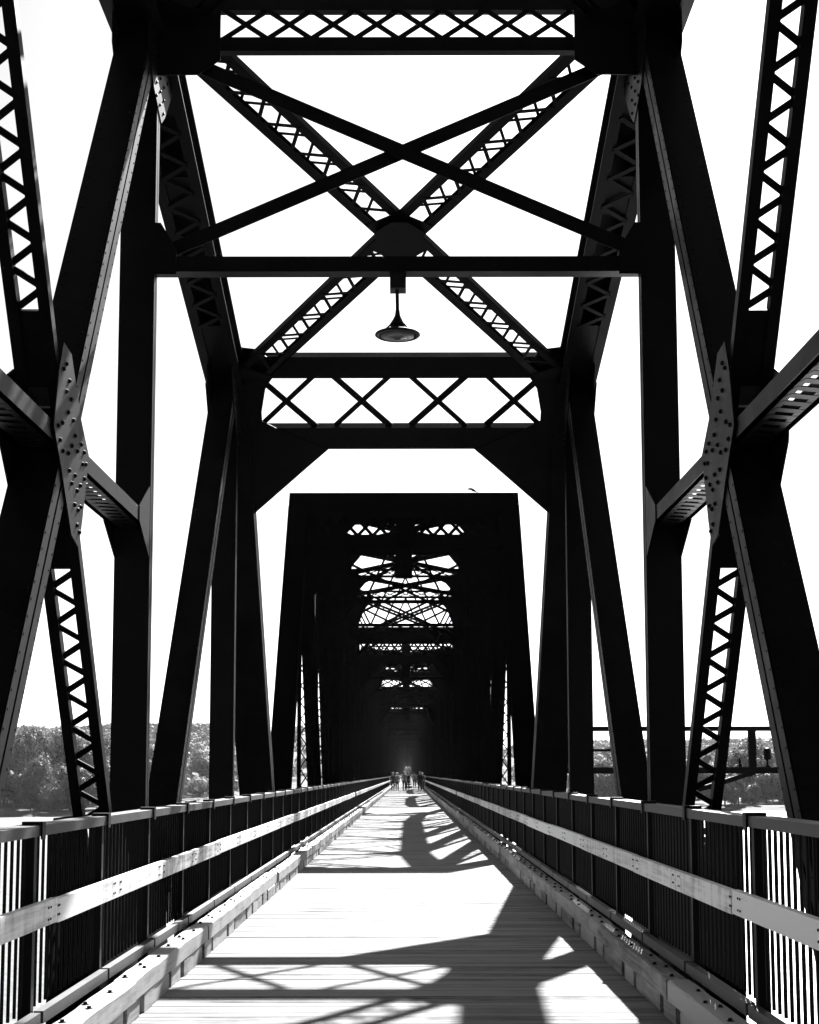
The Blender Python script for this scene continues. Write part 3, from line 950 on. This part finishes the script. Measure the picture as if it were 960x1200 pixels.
# far-off hillside wood
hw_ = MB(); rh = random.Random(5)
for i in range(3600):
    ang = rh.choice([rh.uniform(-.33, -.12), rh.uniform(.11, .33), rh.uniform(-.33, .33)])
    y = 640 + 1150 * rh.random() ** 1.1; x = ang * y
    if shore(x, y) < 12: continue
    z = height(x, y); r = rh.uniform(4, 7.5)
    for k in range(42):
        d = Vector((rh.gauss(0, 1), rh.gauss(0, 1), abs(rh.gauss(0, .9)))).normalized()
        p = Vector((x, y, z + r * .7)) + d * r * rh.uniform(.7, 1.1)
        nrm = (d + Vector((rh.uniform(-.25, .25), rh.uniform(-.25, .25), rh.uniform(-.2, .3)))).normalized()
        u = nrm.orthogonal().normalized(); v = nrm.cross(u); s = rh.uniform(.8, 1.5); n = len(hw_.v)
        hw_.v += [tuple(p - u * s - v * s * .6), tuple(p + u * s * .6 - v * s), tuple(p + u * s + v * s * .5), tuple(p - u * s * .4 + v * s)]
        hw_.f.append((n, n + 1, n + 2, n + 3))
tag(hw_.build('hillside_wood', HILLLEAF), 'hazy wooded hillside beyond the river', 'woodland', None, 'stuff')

# ------------------------------------------------------------------ people far along the boardwalk
def pmat(n, v, r=.8): return mat(n, v, r, .2)[0]
SKIN = pmat('skin', .35, .5)
def skinned(name, joints, edges, m, parent, sub=1):
    me = bpy.data.meshes.new(name)
    me.from_pydata([j[:3] for j in joints], edges, []); me.materials.append(m)
    o = put(name, me, parent)
    sk = o.modifiers.new('skin', 'SKIN'); sk.use_smooth_shade = True
    lay = me.skin_vertices[0].data
    for i, j in enumerate(joints):
        r = j[3]; lay[i].radius = (r, r if len(j) < 5 else j[4]); lay[i].use_root = (i == 0)
    o.modifiers.new('sub', 'SUBSURF').levels = sub; o.modifiers['sub'].render_levels = sub
    return o
def person(x, y, face, stride, coat_v, leg_v, hair_v, hat, label, sc=1.0):
    e = empty('person', (x, y, 0), label, 'person', None)
    e.rotation_euler.z = face; e.scale = (sc, sc, sc)
    st = stride
    # local: faces -y.  joints: x, y, z, rx(, ry)
    J = [(0, 0, .93, .13, .10), (0, 0, 1.12, .12, .09), (0, -.01, 1.32, .15, .10), (0, -.01, 1.44, .09, .08), (0, -.02, 1.52, .05), (0, -.03, 1.60, .075, .09), (0, -.03, 1.68, .085, .1), (0, -.02, 1.74, .05, .06),
         (-.17, 0, 1.40, .055), (-.22, st * .10, 1.13, .042), (-.22, st * .12 - .08, .88, .03), (-.22, st * .12 - .10, .80, .032, .018),
         (.17, 0, 1.40, .055), (.22, -st * .10, 1.13, .042), (.22, -st * .12 - .08, .88, .03), (.22, -st * .12 - .10, .80, .032, .018),
         (-.09, 0, .86, .085), (-.10, -st * .16 - .03, .48, .058), (-.10, -st * .24 + .02, .09, .04), (-.10, -st * .24 - .10, .035, .035, .025),
         (.09, 0, .86, .085), (.10, st * .12 - .03, .48, .058), (.10, st * .28 + .02, .10, .04), (.10, st * .28 - .10, .04, .035, .025)]
    E = [(0, 1), (1, 2), (2, 3), (3, 4), (4, 5), (5, 6), (6, 7), (2, 8), (8, 9), (9, 10), (10, 11), (2, 12), (12, 13), (13, 14), (14, 15),
         (0, 16), (16, 17), (17, 18), (18, 19), (0, 20), (20, 21), (21, 22), (22, 23)]
    J.append((0, -.125, 1.63, .014)); E.append((5, len(J) - 1))                       # nose
    for sx, base in ((-1, 11), (1, 15)):
        bx_, by_, bz_ = J[base][:3]
        for i, (dx, ln) in enumerate(((-.024, .065), (-.008, .078), (.008, .072), (.024, .058))):
            a = len(J); J.append((bx_ + dx * .3, by_ + dx, bz_ - .045, .009)); J.append((bx_ - sx * .012, by_ + dx - .004, bz_ - .05 - ln, .007))
            E += [(base, a), (a, a + 1)]
        a = len(J); J.append((bx_ - sx * .03, by_ - .035, bz_ - .04, .009)); E.append((base - 1, a)); 
    body = skinned('body', J, E, SKIN, e)
    cm_ = pmat('coat', coat_v); lm_ = pmat('trousers', leg_v); hm_ = pmat('hair', hair_v, .6)
    g = 1.22
    cj = [(0, 0, .84, .17, .14), (0, 0, 1.12, .16, .125), (0, -.01, 1.32, .185, .13), (0, -.01, 1.45, .10, .09)] + [(j[0], j[1], j[2], j[3] + .02) for j in (J[8], J[9], J[10], J[12], J[13], J[14])]
    skinned('jacket', cj, [(0, 1), (1, 2), (2, 3), (2, 4), (4, 5), (5, 6), (2, 7), (7, 8), (8, 9)], cm_, e)
    tj = [(0, 0, .93, .145, .115)] + [(J[i][0], J[i][1], J[i][2], J[i][3] + .022) for i in (16, 17, 18, 20, 21, 22)]
    skinned('trousers', tj, [(0, 1), (1, 2), (2, 3), (0, 4), (4, 5), (5, 6)], lm_, e)
    shoe = MB()
    for i in (19, 23):
        shoe.box(J[i][0] - .05, J[i][0] + .05, J[i][1] - .08, J[i][1] + .16, 0.0, .075)
    shoe.build('shoes', lm_, e)
    hb = MB().lathe([(.06, 1.585), (.098, 1.62), (.112, 1.68), (.10, 1.745), (.06, 1.79), (.012, 1.80)], (0, .018), 14)
    if hat: hb.lathe([(.17, 1.705), (.175, 1.715), (.12, 1.74), (.115, 1.80), (.06, 1.83)], (0, 0), 16)
    hb.build('hat' if hat else 'hair', hm_, e, True)
    eye = MB()
    for sx in (-1, 1): eye.dome((sx * .032, -.128, 1.665), (0, -1, 0), .011, .006)
    eye.build('eyes', pmat('eye', .02, .3), body)
    MB().box(-.024, .024, -.131, -.12, 1.585, 1.592).build('mouth', pmat('lips', .12), body)
person(-1.38, 139.5, 0, .9, .06, .02, .45, False, 'light-haired walker in a dark jacket, beside the white-hatted one by the sunlit kerb', 1.0)
person(-.98, 139.8, 0, -.8, .22, .04, .75, True, 'walker in a grey jacket and white sun hat, left of the middle of the boardwalk', .97)
person(-.27, 138.2, 0, 1.0, .14, .02, .5, False, 'walker striding in a mid-grey jacket, near the middle of the boardwalk', 1.06)
person(.06, 144, math.pi, .7, .02, .015, .05, False, 'dark-haired walker all in black, half hidden behind the mid-grey jacket', 1.0)
person(.85, 171, math.pi, .8, .20, .05, .06, False, 'smallest, farthest walker, in a pale grey jacket', 1.0)
person(1.22, 139.0, 0, -.9, .015, .012, .12, False, 'walker dressed all in black beside the shaded kerb', 1.05)
person(1.50, 143.0, math.pi, .6, .05, .03, .5, False, 'fair-haired walker just behind the one in black by the shaded kerb', .98)

# ------------------------------------------------------------------ haze
HZ = bpy.data.materials.new('haze'); HZ.use_nodes = True
N = HZ.node_tree.nodes; L = HZ.node_tree.links
N.remove(N['Principled BSDF'])
pv = N.new('ShaderNodeVolumePrincipled'); pv.inputs['Color'].default_value = (.95, .95, .95, 1)
pv.inputs['Density'].default_value = .00004
pv.inputs['Anisotropy'].default_value = .1
L.new(pv.outputs[0], N['Material Output'].inputs['Volume'])
hb = MB().box(-3600, 3600, -900, 4300, -17, 110)
tag(hb.build('haze', HZ), 'thin pale summer haze over the river and hills', 'haze', None, 'stuff')
